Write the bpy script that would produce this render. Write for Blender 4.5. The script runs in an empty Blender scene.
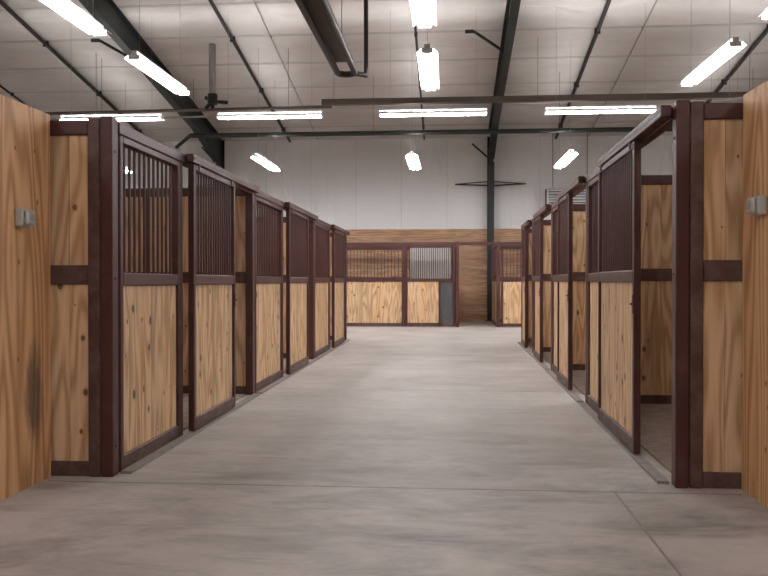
import bpy, math, random, bmesh
from mathutils import Vector
random.seed(4)
scene = bpy.context.scene
try:
    scene.view_settings.view_transform = 'Standard'
except Exception:
    pass

# ------------------------------------------------------------------ materials
def new_mat(name):
    m = bpy.data.materials.new(name); m.use_nodes = True
    nt = m.node_tree; b = nt.nodes['Principled BSDF']
    return m, nt, b
def N(nt, t, **kw):
    n = nt.nodes.new(t)
    for k, v in kw.items(): setattr(n, k, v)
    return n
def math_(nt, op, a, b=None, c=None):
    n = nt.nodes.new('ShaderNodeMath'); n.operation = op
    for i, v in enumerate((a, b, c)):
        if v is None: continue
        if isinstance(v, (int, float)): n.inputs[i].default_value = v
        else: nt.links.new(v, n.inputs[i])
    return n.outputs[0]
def ramp(nt, fac, stops):
    n = nt.nodes.new('ShaderNodeValToRGB')
    el = n.color_ramp.elements
    while len(el) < len(stops): el.new(0.5)
    for e, (p, c) in zip(el, stops):
        e.position = p; e.color = (*c, 1)
    nt.links.new(fac, n.inputs[0]); return n.outputs[0]
def mixc(nt, fac, a, b, mode='MIX'):
    n = nt.nodes.new('ShaderNodeMix'); n.data_type = 'RGBA'; n.blend_type = mode
    for sock, v in ((n.inputs[0], fac), (n.inputs[6], a), (n.inputs[7], b)):
        if isinstance(v, (int, float)): sock.default_value = v
        elif isinstance(v, tuple): sock.default_value = (*v, 1)
        else: nt.links.new(v, sock)
    return n.outputs[2]
def noise(nt, vec, scale, detail=3, rough=0.5, dist=0):
    n = nt.nodes.new('ShaderNodeTexNoise')
    n.inputs['Scale'].default_value = scale; n.inputs['Detail'].default_value = detail
    n.inputs['Roughness'].default_value = rough; n.inputs['Distortion'].default_value = dist
    if vec is not None: nt.links.new(vec, n.inputs['Vector'])
    return n.outputs[0]
def bump(nt, b, h, strength, dist=0.02):
    n = nt.nodes.new('ShaderNodeBump'); n.inputs['Strength'].default_value = strength
    n.inputs['Distance'].default_value = dist
    nt.links.new(h, n.inputs['Height']); nt.links.new(n.outputs[0], b.inputs['Normal'])
def objco(nt):
    return nt.nodes.new('ShaderNodeTexCoord').outputs['Object']
def mapping(nt, vec, s, l=(0,0,0), r=(0,0,0)):
    n = nt.nodes.new('ShaderNodeMapping'); n.inputs['Scale'].default_value = s
    n.inputs['Location'].default_value = l; n.inputs['Rotation'].default_value = r
    nt.links.new(vec, n.inputs['Vector']); return n.outputs[0]

def wood(name, dark, light, knot, horizontal=False, K=60, nscale=5.0, stretch=0.13, knots=0.085, contrast=1.0, stain=None):
    m, nt, b = new_mat(name)
    co = objco(nt); sep = N(nt, 'ShaderNodeSeparateXYZ'); nt.links.new(co, sep.inputs[0])
    r = N(nt, 'ShaderNodeNewGeometry').outputs['Random Per Island']
    if horizontal: a = sep.outputs[2]; v = math_(nt, 'ADD', sep.outputs[0], sep.outputs[1])
    else: a = math_(nt, 'ADD', sep.outputs[0], sep.outputs[1]); v = sep.outputs[2]
    cmb = N(nt, 'ShaderNodeCombineXYZ')
    nt.links.new(math_(nt, 'MULTIPLY_ADD', r, 37.0, a), cmb.inputs[0])
    nt.links.new(math_(nt, 'MULTIPLY', r, 53.0), cmb.inputs[1])
    nt.links.new(math_(nt, 'MULTIPLY', v, stretch), cmb.inputs[2])
    n1 = noise(nt, cmb.outputs[0], nscale, 1.5, 0.4)
    s = math_(nt, 'SINE', math_(nt, 'MULTIPLY', n1, K))
    s = math_(nt, 'MULTIPLY_ADD', s, 0.5, 0.5)
    fine = noise(nt, mapping(nt, cmb.outputs[0], (70, 70, 25)), 1.0, 2)
    f = math_(nt, 'ADD', math_(nt, 'MULTIPLY', s, 0.6), math_(nt, 'MULTIPLY', fine, 0.5))
    mid = tuple((d + l) / 2 for d, l in zip(dark, light))
    dk = tuple(mi + (d - mi) * contrast for d, mi in zip(dark, mid))
    lt = tuple(mi + (l - mi) * contrast for l, mi in zip(light, mid))
    col = ramp(nt, f, [(0.15, lt), (0.62, mid), (0.95, dk)])
    tone = ramp(nt, r, [(0.0, (0.76, 0.71, 0.66)), (0.5, (1, 0.98, 0.95)), (1.0, (1.0, 0.90, 0.80))])
    col = mixc(nt, 0.85, col, tone, 'MULTIPLY')
    cv = N(nt, 'ShaderNodeCombineXYZ')
    nt.links.new(math_(nt, 'MULTIPLY_ADD', r, 13.0, a), cv.inputs[0])
    nt.links.new(math_(nt, 'MULTIPLY_ADD', r, 29.0, math_(nt, 'MULTIPLY', v, 0.75)), cv.inputs[1])
    vo = N(nt, 'ShaderNodeTexVoronoi'); vo.voronoi_dimensions = '2D'
    vo.inputs['Scale'].default_value = 4.2; nt.links.new(cv.outputs[0], vo.inputs['Vector'])
    sepc = N(nt, 'ShaderNodeSeparateColor'); nt.links.new(vo.outputs['Color'], sepc.inputs[0])
    rad = math_(nt, 'MULTIPLY', math_(nt, 'SUBTRACT', sepc.outputs[0], 0.35), knots * 1.6)
    km = math_(nt, 'GREATER_THAN', math_(nt, 'SUBTRACT', rad, vo.outputs['Distance']), 0.0)
    halo = math_(nt, 'MULTIPLY', math_(nt, 'GREATER_THAN', math_(nt, 'SUBTRACT', math_(nt,'MULTIPLY',rad,1.7), vo.outputs['Distance']), 0.0), 0.35)
    col = mixc(nt, halo, col, dark); col = mixc(nt, math_(nt,'MULTIPLY',km,0.85), col, knot)
    if stain:
        sx, sy, sz, rr = stain
        vm = N(nt, 'ShaderNodeVectorMath', operation='DISTANCE')
        nt.links.new(mapping(nt, co, (1, 1, 0.35)), vm.inputs[0]); vm.inputs[1].default_value = (sx, sy, sz*0.35)
        dn = math_(nt, 'ADD', vm.outputs['Value'], math_(nt, 'MULTIPLY', noise(nt, mapping(nt,co,(6,6,2)), 3, 4), 0.12))
        msk = ramp(nt, dn, [(rr, (0.75,)*3), (rr + 0.08, (0, 0, 0))])
        col = mixc(nt, msk, col, (0.05, 0.04, 0.035))
    nt.links.new(col, b.inputs['Base Color']); b.inputs['Roughness'].default_value = 0.6
    bump(nt, b, f, 0.15, 0.003)
    return m

PINE = wood('pine_boards', (0.42, 0.25, 0.12), (0.75, 0.55, 0.35), (0.09, 0.035, 0.015), K=50, knots=0.105)
PLY = wood('plywood_sheet', (0.42, 0.21, 0.09), (0.73, 0.46, 0.25), (0.18, 0.07, 0.025), K=95, nscale=2.9, stretch=0.09, knots=0.05, contrast=1.15,
           stain=(-2.66, 5.02, 0.58, 0.12))
SIDING = wood('brown_siding', (0.40, 0.235, 0.135), (0.70, 0.46, 0.29), (0.08, 0.03, 0.015), horizontal=True, K=40, knots=0.05)

def metal(name, col, col2, rough=0.45, scale=6, amt=0.5, metallic=0.0, lo=0.5, hi=0.75):
    m, nt, b = new_mat(name); co = objco(nt)
    n = noise(nt, co, scale, 5, 0.65)
    f = ramp(nt, n, [(lo, (0, 0, 0)), (hi, (amt,) * 3)])
    nt.links.new(mixc(nt, f, col, col2), b.inputs['Base Color'])
    b.inputs['Roughness'].default_value = rough; b.inputs['Metallic'].default_value = metallic
    return m
BROWN = metal('maroon_painted_steel', (0.058, 0.014, 0.012), (0.14, 0.085, 0.072), 0.48, 5, 0.4, 0, 0.52, 0.8)
BROWN2 = metal('dusty_maroon_steel', (0.068, 0.026, 0.021), (0.18, 0.125, 0.105), 0.55, 7, 0.6, 0, 0.42, 0.72)
GALV = metal('galvanised_steel', (0.40, 0.38, 0.37), (0.26, 0.24, 0.23), 0.45, 9, 0.7, 0.3)
SILL = metal('dusty_sill_steel', (0.26, 0.22, 0.20), (0.14, 0.1, 0.09), 0.6, 9, 0.7)
GREEN = metal('green_black_steel', (0.012, 0.019, 0.018), (0.03, 0.035, 0.035), 0.45, 3, 0.5)
PIPE = metal('dark_pipe_iron', (0.022, 0.018, 0.018), (0.06, 0.045, 0.04), 0.5, 8, 0.5)
TRAY = metal('tan_conduit_steel', (0.13, 0.10, 0.085), (0.08, 0.06, 0.05), 0.5, 4, 0.5)
GREYP = metal('grey_plastic', (0.46, 0.46, 0.44), (0.38, 0.38, 0.37), 0.45, 10, 0.4)
WHITEM = metal('white_enamel', (0.8, 0.8, 0.8), (0.7, 0.7, 0.7), 0.35, 4, 0.3)
DARK = metal('black_rubber', (0.015, 0.014, 0.014), (0.03, 0.03, 0.03), 0.7, 10, 0.5)
DGREY = metal('dark_grey_shade_and_posts', (0.055, 0.052, 0.055), (0.1, 0.095, 0.1), 0.7, 5, 0.6)  # shade colour for the half door's dark opening, also its backing posts

def emis(name, col, s):
    m, nt, b = new_mat(name)
    b.inputs['Base Color'].default_value = (0.9, 0.9, 0.9, 1)
    b.inputs['Emission Color'].default_value = (*col, 1); b.inputs['Emission Strength'].default_value = s
    return m
TUBE = emis('fluorescent_tube', (0.99, 0.97, 0.975), 90.0)

# concrete
CONC, nt, b = new_mat('polished_concrete'); co = objco(nt)
n1 = noise(nt, co, 0.8, 6, 0.65); n2 = noise(nt, co, 9, 5, 0.6)
n3 = noise(nt, mapping(nt, co, (1.0, 2.4, 1), r=(0, 0, math.radians(-40))), 0.9, 8, 0.72, 0.5)
base = ramp(nt, n1, [(0.3, (0.41, 0.375, 0.35)), (0.65, (0.55, 0.51, 0.475))])
base = mixc(nt, 0.35, base, ramp(nt, n2, [(0.3, (0.72, 0.72, 0.72)), (0.7, (1, 1, 1))]), 'MULTIPLY')
sc = ramp(nt, n3, [(0.44, (1, 1, 1)), (0.68, (0.46, 0.46, 0.47))])
sep = N(nt, 'ShaderNodeSeparateXYZ'); nt.links.new(co, sep.inputs[0])
near = N(nt, 'ShaderNodeMapRange'); nt.links.new(sep.outputs[1], near.inputs[0])
near.inputs[1].default_value = 4.6; near.inputs[2].default_value = 7.5; near.inputs[3].default_value = 0.95; near.inputs[4].default_value = 0.35
base = mixc(nt, near.outputs[0], base, sc, 'MULTIPLY')
nt.links.new(base, b.inputs['Base Color'])
b.inputs['Roughness'].default_value = 0.55
bump(nt, b, n2, 0.05, 0.004)
JOINT, nt, b = new_mat('floor_joint_filler'); 
nn = noise(nt, objco(nt), 12); nt.links.new(ramp(nt, nn, [(0.3, (0.20, 0.17, 0.16)), (0.7, (0.29, 0.26, 0.25))]), b.inputs['Base Color'])
DIRT, nt, b = new_mat('stall_dirt'); co = objco(nt)
nn = noise(nt, co, 7, 6, 0.7); nt.links.new(ramp(nt, nn, [(0.3, (0.20, 0.15, 0.12)), (0.7, (0.38, 0.31, 0.26))]), b.inputs['Base Color'])
b.inputs['Roughness'].default_value = 0.95; bump(nt, b, nn, 0.6, 0.02)

def vinyl(name, c1, c2, sx, wr, dist=0.12):
    m, nt, b = new_mat(name); co = objco(nt)
    n = noise(nt, mapping(nt, co, sx), 1.0, 6, 0.62, 0.9)
    n2 = noise(nt, co, 0.35, 4, 0.6)
    col = ramp(nt, math_(nt,'ADD',math_(nt,'MULTIPLY',n,0.5),math_(nt,'MULTIPLY',n2,0.5)), [(0.35, c1), (0.62, c2)])
    nt.links.new(col, b.inputs['Base Color']); b.inputs['Roughness'].default_value = 0.4
    w = N(nt, 'ShaderNodeTexVoronoi'); w.feature = 'SMOOTH_F1'; w.inputs['Scale'].default_value = 1.3
    nt.links.new(mapping(nt, co, sx), w.inputs['Vector'])
    bump(nt, b, math_(nt, 'ADD', n, w.outputs['Distance']), wr, dist)
    return m
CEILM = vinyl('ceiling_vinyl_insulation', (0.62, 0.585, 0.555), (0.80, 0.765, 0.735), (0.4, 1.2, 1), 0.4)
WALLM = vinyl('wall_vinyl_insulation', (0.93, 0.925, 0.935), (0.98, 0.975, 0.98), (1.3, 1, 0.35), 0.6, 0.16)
SEAM = metal('insulation_seam', (0.60, 0.57, 0.54), (0.68, 0.65, 0.62), 0.5, 3, 0.5)

# ------------------------------------------------------------------ mesh builder
ID = lambda s, w, z: (s, w, z)
class MB:
    def __init__(self, fn=ID): self.v = []; self.f = []; self.m = []; self.sm = []; self.mats = []; self.fn = fn
    def mi(self, mat):
        if mat not in self.mats: self.mats.append(mat)
        return self.mats.index(mat)
    def add(self, vs, fs, mat, smooth=False):
        o = len(self.v); k = self.mi(mat)
        self.v += [self.fn(*p) for p in vs]
        for f in fs: self.f.append([i + o for i in f]); self.m.append(k); self.sm.append(smooth)
    def box(self, a0, a1, b0, b1, c0, c1, mat):
        vs = [(x, y, z) for z in (c0, c1) for y in (b0, b1) for x in (a0, a1)]
        self.add(vs, [(0,2,3,1),(4,5,7,6),(0,1,5,4),(2,6,7,3),(0,4,6,2),(1,3,7,5)], mat)
    def cbox(self, a0, a1, b0, b1, c0, c1, mat, ch=0.006):
        bm = bmesh.new()
        for x in (a0, a1):
            for y in (b0, b1):
                for z in (c0, c1):
                    sx = ch if x == a0 else -ch; sy = ch if y == b0 else -ch; sz = ch if z == c0 else -ch
                    bm.verts.new((x, y + sy, z + sz)); bm.verts.new((x + sx, y, z + sz)); bm.verts.new((x + sx, y + sy, z))
        bmesh.ops.convex_hull(bm, input=bm.verts); bm.verts.index_update()
        self.add([tuple(v.co) for v in bm.verts], [tuple(v.index for v in f.verts) for f in bm.faces], mat); bm.free()
    def cyl(self, p0, p1, r, mat, n=8, caps=True, smooth=True, r1=None):
        p0 = Vector(p0); p1 = Vector(p1); d = (p1 - p0).normalized()
        u = d.orthogonal().normalized(); w = d.cross(u); r1 = r if r1 is None else r1
        vs = []
        for p, rr in ((p0, r), (p1, r1)):
            for i in range(n):
                a = 2 * math.pi * i / n
                vs.append(tuple(p + (u * math.cos(a) + w * math.sin(a)) * rr))
        fs = [(i, (i + 1) % n, n + (i + 1) % n, n + i) for i in range(n)]
        self.add(vs, fs, mat, smooth)
        if caps: self.add(vs, [tuple(range(n))[::-1], tuple(range(n, 2 * n))], mat)
    def prism(self, poly, c0, c1, axis, mat):
        n = len(poly)
        mk = (lambda p, c: (c, p[0], p[1])) if axis == 0 else ((lambda p, c: (p[0], c, p[1])) if axis == 1 else (lambda p, c: (p[0], p[1], c)))
        vs = [mk(p, c0) for p in poly] + [mk(p, c1) for p in poly]
        fs = [(i, (i + 1) % n, n + (i + 1) % n, n + i) for i in range(n)] + [tuple(range(n))[::-1], tuple(range(n, 2 * n))]
        self.add(vs, fs, mat)
    def obj(self, name, parent=None, loc=None):
        me = bpy.data.meshes.new(name); me.from_pydata(self.v, [], self.f)
        for m in self.mats: me.materials.append(m)
        for p, k, s in zip(me.polygons, self.m, self.sm): p.material_index = k; p.use_smooth = s
        bm = bmesh.new(); bm.from_mesh(me); bmesh.ops.recalc_face_normals(bm, faces=bm.faces); bm.to_mesh(me); bm.free()
        o = bpy.data.objects.new(name, me); scene.collection.objects.link(o)
        if parent: o.parent = parent; o.location = -parent.location
        return o
def empty(name, loc):
    e = bpy.data.objects.new(name, None); e.location = Vector(loc); scene.collection.objects.link(e); return e

# ------------------------------------------------------------------ shell
XL, XR, YB, YF = -18.0, 18.0, 27.0, -14.0
EAVE, SL = 6.05, 0.17
def zc(y): return EAVE + SL * (YB - y)
f = MB(); f.box(XL, XR, YF, YB, -0.2, 0, CONC)
f.box(-2.6, 1.8, 5.107, 5.123, 0, 0.0015, JOINT)
f.box(1.031, 1.044, YF, 5.1, 0, 0.0015, JOINT)
for yy in (9.7, 14.3, 18.9): f.box(-2.1, 1.4, yy, yy + 0.008, 0, 0.001, JOINT)
f.obj('floor')
c = MB()
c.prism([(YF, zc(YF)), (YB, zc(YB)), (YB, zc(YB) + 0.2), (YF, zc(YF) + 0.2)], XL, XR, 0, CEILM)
y = YB - 1.2
while y > YF + 1:
    z = zc(y); c.prism([(y - 0.05, z - 0.001), (y, z - 0.010), (y + 0.05, z - 0.014), (y + 0.05, z + 0.02), (y - 0.05, z + 0.02)], XL, XR, 0, SEAM); y -= 1.55
c.obj('ceiling')
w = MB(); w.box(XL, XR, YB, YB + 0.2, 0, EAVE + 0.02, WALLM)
for i in range(-11, 12): w.box(i * 1.52 - 0.012, i * 1.52 + 0.012, YB - 0.012, YB, 3.0, EAVE, WHITEM)
z = 0.0; 
while z < 2.98:
    x = XL
    while x < XR:
        L = 3.66; x1 = min(x + L, XR)
        w.box(x + 0.002, x1, YB - 0.03, YB - 0.002, z + 0.004, min(z + 0.183, 3.0), SIDING); x = x1
    z += 0.187
w.box(XL, XR, YB - 0.05, YB, 2.99, 3.03, SIDING)
w.obj('wall_back')
for nm, x0, x1 in (('wall_left', XL - 0.2, XL), ('wall_right', XR, XR + 0.2)):
    q = MB(); q.prism([(YF, 0), (YB, 0), (YB, zc(YB)), (YF, zc(YF))], x0, x1, 0, WALLM); q.obj(nm)
q = MB(); q.box(XL, XR, YF - 0.2, YF, 0, zc(YF) + 0.2, WALLM); q.obj('wall_front')

# ------------------------------------------------------------------ stalls
ZM0, ZM1, ZT0, ZT1 = 1.29, 1.38, 2.31, 2.41
def boards(mb, s0, s1, w0, w1, z0, z1, bw=0.14, along='s'):
    n = max(1, round((s1 - s0) / bw)); d = (s1 - s0) / n
    for i in range(n):
        a, b_ = s0 + i * d + 0.0015, s0 + (i + 1) * d - 0.0015
        j = random.uniform(0, 0.003)
        if along == 's': mb.box(a, b_, w0 + j, w1 + j, z0, z1, PINE)
        else: mb.box(w0 + j, w1 + j, a, b_, z0, z1, PINE)
def bars(mb, s0, s1, w, z0, z1, sp, r=0.0105):
    n = max(2, round((s1 - s0) / sp))
    for i in range(1, n):
        s = s0 + (s1 - s0) * i / n
        mb.cyl((s, w, z0), (s, w, z1), r, BROWN, 6, caps=False)
def panel(fn, s0, s1, parent, w0=0.0, w1=0.07, z0=0.0, sp=0.098, name='grille_panel'):
    f = MB(fn); st = 0.055
    f.cbox(s0, s0 + st, w0, w1, z0, ZT0 + 0.02, BROWN); f.cbox(s1 - st, s1, w0, w1, z0, ZT0 + 0.02, BROWN)
    f.cbox(s0 + st, s1 - st, w0, w1, z0, z0 + 0.11, BROWN2); f.cbox(s0 + st, s1 - st, w0, w1, ZM0, ZM1, BROWN)
    f.cbox(s0 + st, s1 - st, w0, w1, ZT0 - 0.03, ZT0 + 0.02, BROWN)
    bars(f, s0 + st, s1 - st, (w0 + w1) / 2, ZM1, ZT0 - 0.02, sp)
    f.obj(name + '_frame', parent)
    p = MB(fn); boards(p, s0 + st, s1 - st, w0 + 0.018, w1 - 0.014, z0 + 0.105, ZM0 + 0.005); p.obj(name + '_boards', parent)
def partition(fn, s, w0, w1, parent, upper=True):
    f = MB(fn); a, b_ = s - 0.04, s + 0.04
    f.cbox(a, b_, w0, w1, 0, 0.1, BROWN2); f.cbox(a, b_, w0, w1, 1.30, 1.43, BROWN2); f.cbox(a, b_, w0, w1, ZT0, ZT1, BROWN)
    k = max(1, round((w1 - w0) / 1.22))
    for i in range(1, k + 1):
        ww = w0 + (w1 - w0) * i / k; f.cbox(a - 0.002, b_ + 0.002, ww - 0.06, ww, 0, ZT1 - 0.004, BROWN)
    f.obj('partition_frame', parent)
    p = MB(fn)
    boards(p, w0, w1, s - 0.022, s + 0.02, 0.095, 1.305, 0.14, 'w')
    if upper: boards(p, w0, w1, s - 0.022, s + 0.02, 1.425, ZT0 + 0.005, 0.14, 'w')
    p.obj('partition_boards', parent)
def post(mb, s0, s1, w0, w1, top=ZT1 + 0.02):
    mb.cbox(s0, s1, w0, w1, 0, top, BROWN)
    for z in (0.2, 1.34, 2.2):
        mb.cyl(((s0 + s1) / 2, w0 - 0.006, z), ((s0 + s1) / 2, w0 + 0.002, z), 0.011, BROWN2, 6)
DEPTH = 3.66
def stall(fn, s0, s1, segs, first=False, depth=DEPTH, upper=True):
    c0 = fn((s0 + s1) / 2, depth / 2, 0); e = empty('horse_stall', c0)
    fr = MB(fn)
    wpost = 0.17 if first else 0.09
    post(fr, s0, s0 + 0.10, 0.0, 0.085)
    if first: fr.cbox(s0, s0 + 0.10, 0.09, 0.17, 0, ZT1 + 0.01, BROWN2)
    fr.cbox(s0 + 0.1, s1, -0.01, 0.075, ZT0 + 0.02, ZT1, BROWN)
    ds = [x for x in segs if x[0] == 'door']; os_ = [x for x in segs if x[0] == 'open']
    if ds:
        a = min(x[1] for x in ds + os_); b_ = max(x[2] for x in ds + os_)
        fr.cbox(a - 0.03, b_, -0.08, -0.012, ZT0 + 0.03, ZT1 + 0.005, BROWN)
        fr.box(a - 0.03, b_, -0.083, -0.08, ZT1 - 0.035, ZT1 - 0.02, BROWN2)
    fr.box(s0 + 0.1, s1, -0.085, -0.012, 0.0, 0.02, SILL)
    opq = [round(q, 3) for x in os_ for q in (x[1], x[2])]
    qs = sorted({round(q, 3) for x in segs for q in (x[1], x[2])}); last = -99
    for q in qs:
        if q - last < 0.15 or q in opq: continue
        if s0 + 0.2 < q < s1 - 0.12: fr.cbox(q - 0.033, q + 0.033, 0.002, 0.073, 0, ZT0 + 0.025, BROWN); last = q
    fr.cbox(s0, s1, depth - 0.08, depth, 0, 0.1, BROWN2); fr.cbox(s0, s1, depth - 0.08, depth, 1.3, 1.43, BROWN2); fr.cbox(s0, s1, depth - 0.08, depth, ZT0, ZT1, BROWN)
    fr.obj('post_and_track_frame', e)
    for k, a, b_ in segs:
        if k == 'panel': panel(fn, a + 0.035, b_ - 0.035, e)
        if k == 'door':
            panel(fn, a, b_, e, -0.072, -0.02, 0.03, 0.08, 'sliding_door')
            h = MB(fn)
            for q in (a + 0.15, b_ - 0.15):
                h.box(q - 0.015, q + 0.015, -0.080, -0.071, ZT0 - 0.02, ZT0 + 0.04, BROWN2)
            m_ = a + 0.028 if any(abs(o[2] - a) < 0.05 for o in os_) else b_ - 0.028
            h.cbox(m_ - 0.018, m_ + 0.018, -0.078, -0.071, 1.06, 1.2, BROWN2, 0.002)
            h.cyl((m_, -0.074, 1.13), (m_, -0.095, 1.13), 0.007, BROWN2)
            h.obj('door_hangers_and_latch', e)
        if k == 'meshdoor':
            m = MB(fn); t = 0.05; xm = a + (b_ - a) * 0.67
            for q in (a, b_ - t): m.cbox(q, q + t, -0.02, 0.05, 0.02, ZT0 + 0.02, BROWN)
            m.cbox(xm, xm + t, -0.02, 0.05, 0.02, ZM0, BROWN)
            m.cbox(a + t, b_ - t, -0.02, 0.05, 0.02, 0.12, BROWN2); m.cbox(a + t, b_ - t, -0.02, 0.05, ZM0, ZM1, BROWN); m.cbox(a + t, b_ - t, -0.02, 0.05, ZT0 - 0.05, ZT0 + 0.02, BROWN)
            bars(m, a + t, b_ - t, 0.015, ZM1, ZT0 - 0.04, 0.06, 0.012)
            m.box(xm + t, b_ - t, 0.01, 0.03, 0.12, ZM0, DGREY)  # dark sheet stands in for the shaded interior of the lower opening
            m.box(a + t, b_ - t, 0.9, 0.93, ZM1 - 0.2, ZT0 - 0.02, GREYP)
            for q in (a + t, b_ - t - 0.04): m.box(q, q + 0.04, 0.9, 0.94, 0.0, ZT0 - 0.02, DGREY)
            m.obj('half_door_frame', e)
            p = MB(fn); boards(p, a + t, xm, 0.0, 0.035, 0.115, ZM0 + 0.005); p.obj('half_door_boards', e)
    partition(fn, s0 + 0.05, wpost, depth, e, upper)
    bb = MB(fn); boards(bb, s0 + 0.1, s1, depth - 0.055, depth - 0.02, 0.095, 1.305)
    if upper: boards(bb, s0 + 0.1, s1, depth - 0.055, depth - 0.02, 1.425, ZT0 + .005)
    bb.obj('back_boards', e)
    d = MB(fn); d.box(s0 + 0.1, s1, 0.08, depth - 0.085, 0.0, 0.012, DIRT); d.obj('stall_dirt_floor', e)
    return e
def endwall(fn, s, parent, depth=DEPTH, upper=True):
    m = MB(fn); post(m, s, s + 0.10, 0.0, 0.09); m.obj('end_post', parent); partition(fn, s + 0.05, 0.09, depth, parent, upper)

LF = lambda s, w, z: (-2.22 - w, s, z * 0.99)
RF = lambda s, w, z: (1.44 + 0.0118 * (s - 5.24) + w, s, z * 1.008)
Y0 = 5.24
stall(LF, Y0, 9.15, [('panel', 5.34, 6.66), ('door', 6.76, 8.12), ('open', 8.12, 9.15)], True)
stall(LF, 9.15, 13.4, [('panel', 9.25, 10.87), ('door', 10.97, 12.5), ('open', 12.5, 13.4)])
e = stall(LF, 13.4, 17.8, [('panel', 13.5, 15.3), ('door', 15.4, 17.0), ('open', 17.0, 17.8)])
endwall(LF, 17.8, e)
stall(RF, Y0, 8.75, [('open', 5.34, 6.12), ('door', 6.12, 7.65), ('panel', 7.65, 8.75)], True)
stall(RF, 8.75, 11.95, [('open', 8.85, 9.65), ('door', 9.65, 10.7), ('panel', 10.7, 11.95)])
stall(RF, 11.95, 15.0, [('open', 12.05, 12.9), ('door', 12.9, 13.95), ('panel', 13.95, 15.0)])
e = stall(RF, 15.0, 17.4, [('open', 15.1, 15.7), ('door', 15.7, 16.6), ('panel', 16.6, 17.4)])
endwall(RF, 17.4, e)
BF = lambda s, w, z: (s, 23.1 + w, z)
BD = 3.0
stall(BF, -9.0, -5.0, [('panel', -8.9, -6.6), ('door', -6.5, -5.4), ('open', -5.4, -5.0)], depth=BD, upper=False)
e = stall(BF, -5.0, 0.25, [('panel', -4.9, -1.2), ('meshdoor', -1.17, 0.22)], depth=BD, upper=False)
endwall(BF, 0.24, e, BD, False)
stall(BF, 1.40, 5.4, [('panel', 1.5, 4.0), ('door', 4.05, 5.0), ('open', 5.0, 5.4)], depth=BD, upper=False)
stall(BF, 5.4, 9.4, [('panel', 5.5, 8.0), ('door', 8.05, 9.0), ('open', 9.0, 9.4)], depth=BD, upper=False)
m = MB(BF); m.cbox(0.34, 1.40, 0.0, 0.07, ZT0 + 0.02, ZT1, BROWN); m.obj('stall_header_rail')

# ------------------------------------------------------------------ plywood partitions flanking the entrance
for x0, x1 in ((-2.69, -2.645), (1.845, 1.89)):
    e = empty('plywood_partition', ((x0 + x1) / 2, 2.0, 0))
    ht = 2.42 if x0 < 0 else 2.47
    p = MB(); yy = 5.235
    while yy > -3:
        p.box(x0, x1, yy - 1.217, yy, 0.0, ht, PLY); yy -= 1.22
    p.obj('plywood_sheets', e)
    s = MB(); xs = x0 - 0.09 if x0 < 0 else x1
    for k in range(14): s.box(xs, xs + 0.09, 5.19 - k * 0.61, 5.23 - k * 0.61, 0, ht, PINE)
    s.obj('studs', e)
def ebox(x, y, z, sgn):
    e = empty('electrical_outlet_box', (x, y, z)); m = MB()
    a, b_ = sorted((x, x + sgn * 0.055))
    m.cbox(a, b_, y - 0.06, y + 0.06, z - 0.055, z + 0.055, GREYP, 0.01)
    a, b_ = sorted((x + sgn * 0.055, x + sgn * 0.085))
    m.cbox(a, b_, y - 0.05, y + 0.05, z - 0.045, z + 0.048, GREYP, 0.012)
    m.cyl((x + sgn * 0.03, y, z + 0.048), (x + sgn * 0.03, y, z + 0.058), 0.015, GALV)
    m.box(*sorted((x + sgn * 0.083, x + sgn * 0.088)), y - 0.03, y + 0.03, z - 0.02, z + 0.02, GALV)
    m.obj('weatherproof_cover', e)
ebox(-2.645, 4.84, 1.70, 1); ebox(1.845, 4.90, 1.75, -1)

# ------------------------------------------------------------------ fluorescent fixtures
def fixture(x, y, z, along='Y', L=2.44):
    e = empty('fluorescent_light', (x, y, z))
    fn = (lambda a, b_, c_: (x + a, y + b_, z + c_)) if along == 'Y' else (lambda a, b_, c_: (x + b_, y + a, z + c_))
    m = MB(fn); h = L / 2
    m.box(-0.045, 0.045, -h, h, 0.03, 0.11, WHITEM)
    for s in (-1, 1):
        m.prism([(s * 0.085, 0.045), (s * 0.16, -0.012), (s * 0.165, -0.006), (s * 0.09, 0.055)], -h, h, 1, WHITEM)
        k = -h + 0.1
        while k < h: m.box(*sorted((s * 0.04, s * 0.09)), k, k + 0.05, 0.044, 0.052, WHITEM); k += 0.3
    for yy in (-h, h - 0.02, -0.01): m.box(-0.09, 0.09, yy, yy + 0.02, -0.03, 0.045, WHITEM)
    m.obj('reflector_housing', e)
    t = MB(fn)
    for xx in (-0.066, 0.066): t.cyl((xx, -h + 0.02, -0.005), (xx, h - 0.02, -0.005), 0.019, TUBE, 6)
    t.obj('tubes', e)
    k = MB()
    for s in (-0.8, 0.8):
        px, py = (x, y + s * h) if along == 'Y' else (x + s * h, y)
        k.cyl((px, py, z + 0.10), (px, py, zc(py) + 0.01), 0.0035, GALV, 4)
    k.obj('hanger_wires', e)
for x in (-9.4, -4.85, -0.3, 4.22, 8.75):
    for y in (9.85, 13.5): fixture(x, y, 4.78)
for x in (-4.85, -0.3, 4.22):
    fixture(x, 1.2, 5.0); fixture(x, -4.5, 5.0)  # unseen fixtures added around the camera to light the foreground and stall wood
for x in (-7.85, -4.08, -0.32, 3.42, 7.2): fixture(x, 18.5, 5.1, 'X')
for x in (-9.0, -4.75, -0.87, 3.02, 7.0): fixture(x, 21.2, 4.4)

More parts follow.
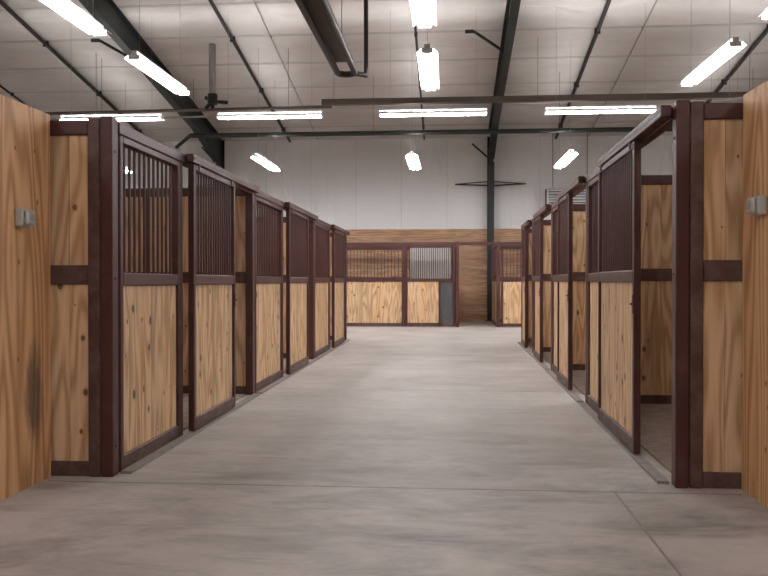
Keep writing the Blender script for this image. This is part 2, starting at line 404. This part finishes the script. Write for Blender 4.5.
# ------------------------------------------------------------------ steel frames
def frame(x):
    e = empty('steel_roof_frame', (x, YB, 0)); m = MB(); hw = 0.1
    def web(poly, t=0.012): m.prism(poly, x - t, x + t, 0, GREEN)
    yk = YB - 0.35
    dep = lambda y: 0.62 if y < YB - 3 else 0.62 + 0.35 * (y - (YB - 3)) / 3
    ys = [YF + 0.1, YB - 12, YB - 3, yk - 0.3]
    for a, b_ in zip(ys[:-1], ys[1:]):
        za, zb = zc(a), zc(b_); da, db = dep(a), dep(b_)
        web([(a, za), (b_, zb), (b_, zb - db), (a, za - da)])
        for o in (0.0, 1.0):
            z0, z1 = za - da * o, zb - db * o
            m.prism([(a, z0), (b_, z1), (b_, z1 - 0.03), (a, z0 - 0.03)], x - hw, x + hw, 0, GREEN)
    zt = zc(yk) ; zb = zt - 0.95
    web([(YB - 0.06, 0), (YB - 0.06, zt), (yk - 0.32, zt + 0.05), (yk - 0.32, zb), (YB - 0.30, 0)])
    m.prism([(YB - 0.33, 0), (YB - 0.30, 0), (yk - 0.28, zb), (yk - 0.32, zb)], x - hw, x + hw, 0, GREEN)
    m.box(x - hw, x + hw, YB - 0.07, YB - 0.055, 0, zt, GREEN)
    m.box(x - 0.18, x + 0.18, YB - 0.4, YB - 0.06, 0, 0.025, GREEN)
    m.cyl((x - 0.08, YB - 7.6, zc(YB - 7.6) - 0.6), (x - 0.8, YB - 7.9, zc(YB - 7.9) - 0.25), 0.035, GREEN, 6)
    m.cyl((x - 0.8, YB - 7.9, zc(YB - 7.9) - 0.25), (x - 1.0, YB - 7.9, zc(YB - 7.9) - 0.25), 0.045, GREEN, 6)
    for s in (-1, 1):
        m.cyl((x, YB - 0.35, 4.42), (x + s * 1.15, YB - 0.12, 4.50), 0.022, GREEN, 6)
        m.cyl((x, YB - 0.35, 4.56), (x + s * 1.15, YB - 0.12, 4.50), 0.016, GREEN, 6)
    m.cyl((x - 0.05, YB - 0.6, 5.25), (x - 0.6, YB - 0.3, 5.8), 0.028, GREEN, 6)
    m.obj('rafter_and_column', e)
for x in (-16.6, -7.6, 1.42, 10.45): frame(x)

for x, r, mt in ((-10.0, 0.05, PIPE), (-5.25, 0.045, PIPE), (-0.75, 0.03, PIPE), (3.55, 0.05, PIPE), (4.6, 0.018, GALV), (7.5, 0.05, PIPE), (-12.6, 0.03, PIPE), (-4.3, 0.012, GALV)):
    m = MB(); a = YF + 0.1; b_ = YB - 0.1
    m.cyl((x, a, zc(a) - r - 0.03), (x, b_, zc(b_) - r - 0.03), r, mt, 8)
    for k in range(12):
        yy = YB - 1.2 - k * 3.1; m.box(x - r * 1.3, x + r * 1.3, yy - 0.03, yy + 0.03, zc(yy) - 2.2 * r - 0.03, zc(yy) + 0.005, mt)
    m.obj('roof_brace_rod')

def hang(m, x, y, z, mt=PIPE): m.cyl((x, y, z), (x, y, zc(y) + 0.01), 0.005, mt, 4)
m = MB(); m.box(-3.1, 17.9, 19.93, 20.07, 5.67, 5.79, TRAY)
m.box(-3.1, 17.9, 19.91, 20.09, 5.79, 5.81, TRAY)
for x in range(-3, 18, 5): hang(m, x + 0.2, 20, 5.75)
m.obj('conduit_tray')
m = MB(); m.cyl((-14, 20.3, 5.62), (-2.9, 20.3, 5.70), 0.04, TRAY, 10); m.cyl((-14, 20.6, 5.50), (-4, 20.6, 5.58), 0.025, GALV, 8)
for x in range(-14, -3, 5): hang(m, x, 20.3, 5.63)
for x in range(-14, -4, 5): hang(m, x, 20.6, 5.52)
m.obj('gas_pipe')
m = MB(); m.cyl((-7.1, 22, 5.33), (17.9, 22, 5.33), 0.065, GREEN, 12)
for x in range(-7, 18, 5): hang(m, x, 22, 5.33)
m.cyl((-7.1, 22, 5.33), (-7.5, 22, 5.0), 0.05, GREEN, 8)
m.obj('sprinkler_pipe')
m = MB(); m.cyl((-5.87, 20.0, 5.95), (-5.87, 20.0, zc(20) + 0.02), 0.085, GALV, 14); m.cyl((-5.87, 20, 5.75), (-5.87, 20, 6.0), 0.12, DARK, 12)
for a in range(3):
    t = a * 2.1; m.cyl((-5.87, 20, 5.82), (-5.87 + 0.38 * math.cos(t), 20, 5.78 + 0.16 * math.sin(t)), 0.045, DARK, 8)
m.cyl((-5.87, 20, 5.65), (-5.87, 20, 5.8), 0.05, DARK, 8); m.obj('vent_flue_pipe')

e = empty('radiant_tube_heater', (-1.6, 9.5, 4.65)); m = MB()
R_ = 0.14
for dx in (-R_, R_): m.cyl((-1.6 + dx, 3.5, 4.62), (-1.6 + dx, 12.8, 4.62), 0.05, PIPE, 12)
N_ = 10
pts = [(-1.6 + R_ * math.cos(math.pi * i / N_), 12.8 + R_ * math.sin(math.pi * i / N_), 4.62) for i in range(N_ + 1)]
for p, q_ in zip(pts[:-1], pts[1:]): m.cyl(p, q_, 0.05, PIPE, 10)
m.prism([(-1.78, 4.655), (-1.70, 4.70), (-1.50, 4.70), (-1.42, 4.655), (-1.42, 4.665), (-1.49, 4.715), (-1.71, 4.715), (-1.78, 4.665)], 3.5, 12.5, 1, PIPE)
m.cyl((-1.46, 12.9, 4.62), (-1.30, 13.0, 4.62), 0.04, PIPE, 10)
m.cyl((-1.30, 13.0, 4.58), (-1.30, 13.0, zc(13) + 0.02), 0.035, PIPE, 10)
for yy in (4.5, 8.5, 12.3): m.cyl((-1.6, yy, 4.71), (-1.6, yy, zc(yy) + 0.01), 0.006, PIPE, 5)
m.obj('u_tube_and_reflector', e)

m = MB(); m.cbox(3.2, 4.75, 26.45, 26.90, 3.72, 4.3, PIPE, 0.02)
for k in range(6): m.prism([(26.38, 3.75 + k * 0.088), (26.45, 3.79 + k * 0.088), (26.45, 3.82 + k * 0.088), (26.38, 3.78 + k * 0.088)], 3.25, 4.7, 0, WHITEM)
for x in (3.2, 4.7): m.box(x, x + 0.05, 26.37, 26.45, 3.72, 4.3, WHITEM)
m.box(3.2, 4.75, 26.37, 26.45, 4.27, 4.32, WHITEM); m.box(3.2, 4.75, 26.37, 26.45, 3.70, 3.74, WHITEM)
for x in (3.4, 4.5):
    m.box(x, x + 0.05, 26.89, 26.945, 3.8, 4.2, GALV)
    m.cyl((x + 0.025, 26.7, 4.29), (x + 0.025, 26.7, zc(26.7) + 0.01), 0.01, PIPE, 6)
m.obj('louvered_unit_heater')

# ------------------------------------------------------------------ world, camera
wd = bpy.data.worlds.new('world'); scene.world = wd; wd.use_nodes = True
wd.node_tree.nodes['Background'].inputs[0].default_value = (0.5, 0.5, 0.52, 1); wd.node_tree.nodes['Background'].inputs[1].default_value = 0.05
cam = bpy.data.cameras.new('camera'); co_ = bpy.data.objects.new('camera', cam); scene.collection.objects.link(co_)
cam.lens = 38.0; cam.sensor_width = 36.0; cam.clip_end = 200
co_.location = (0, 0, 1.31); co_.rotation_euler = (math.radians(90 - 0.495), 0, math.radians(4.44))
scene.camera = co_
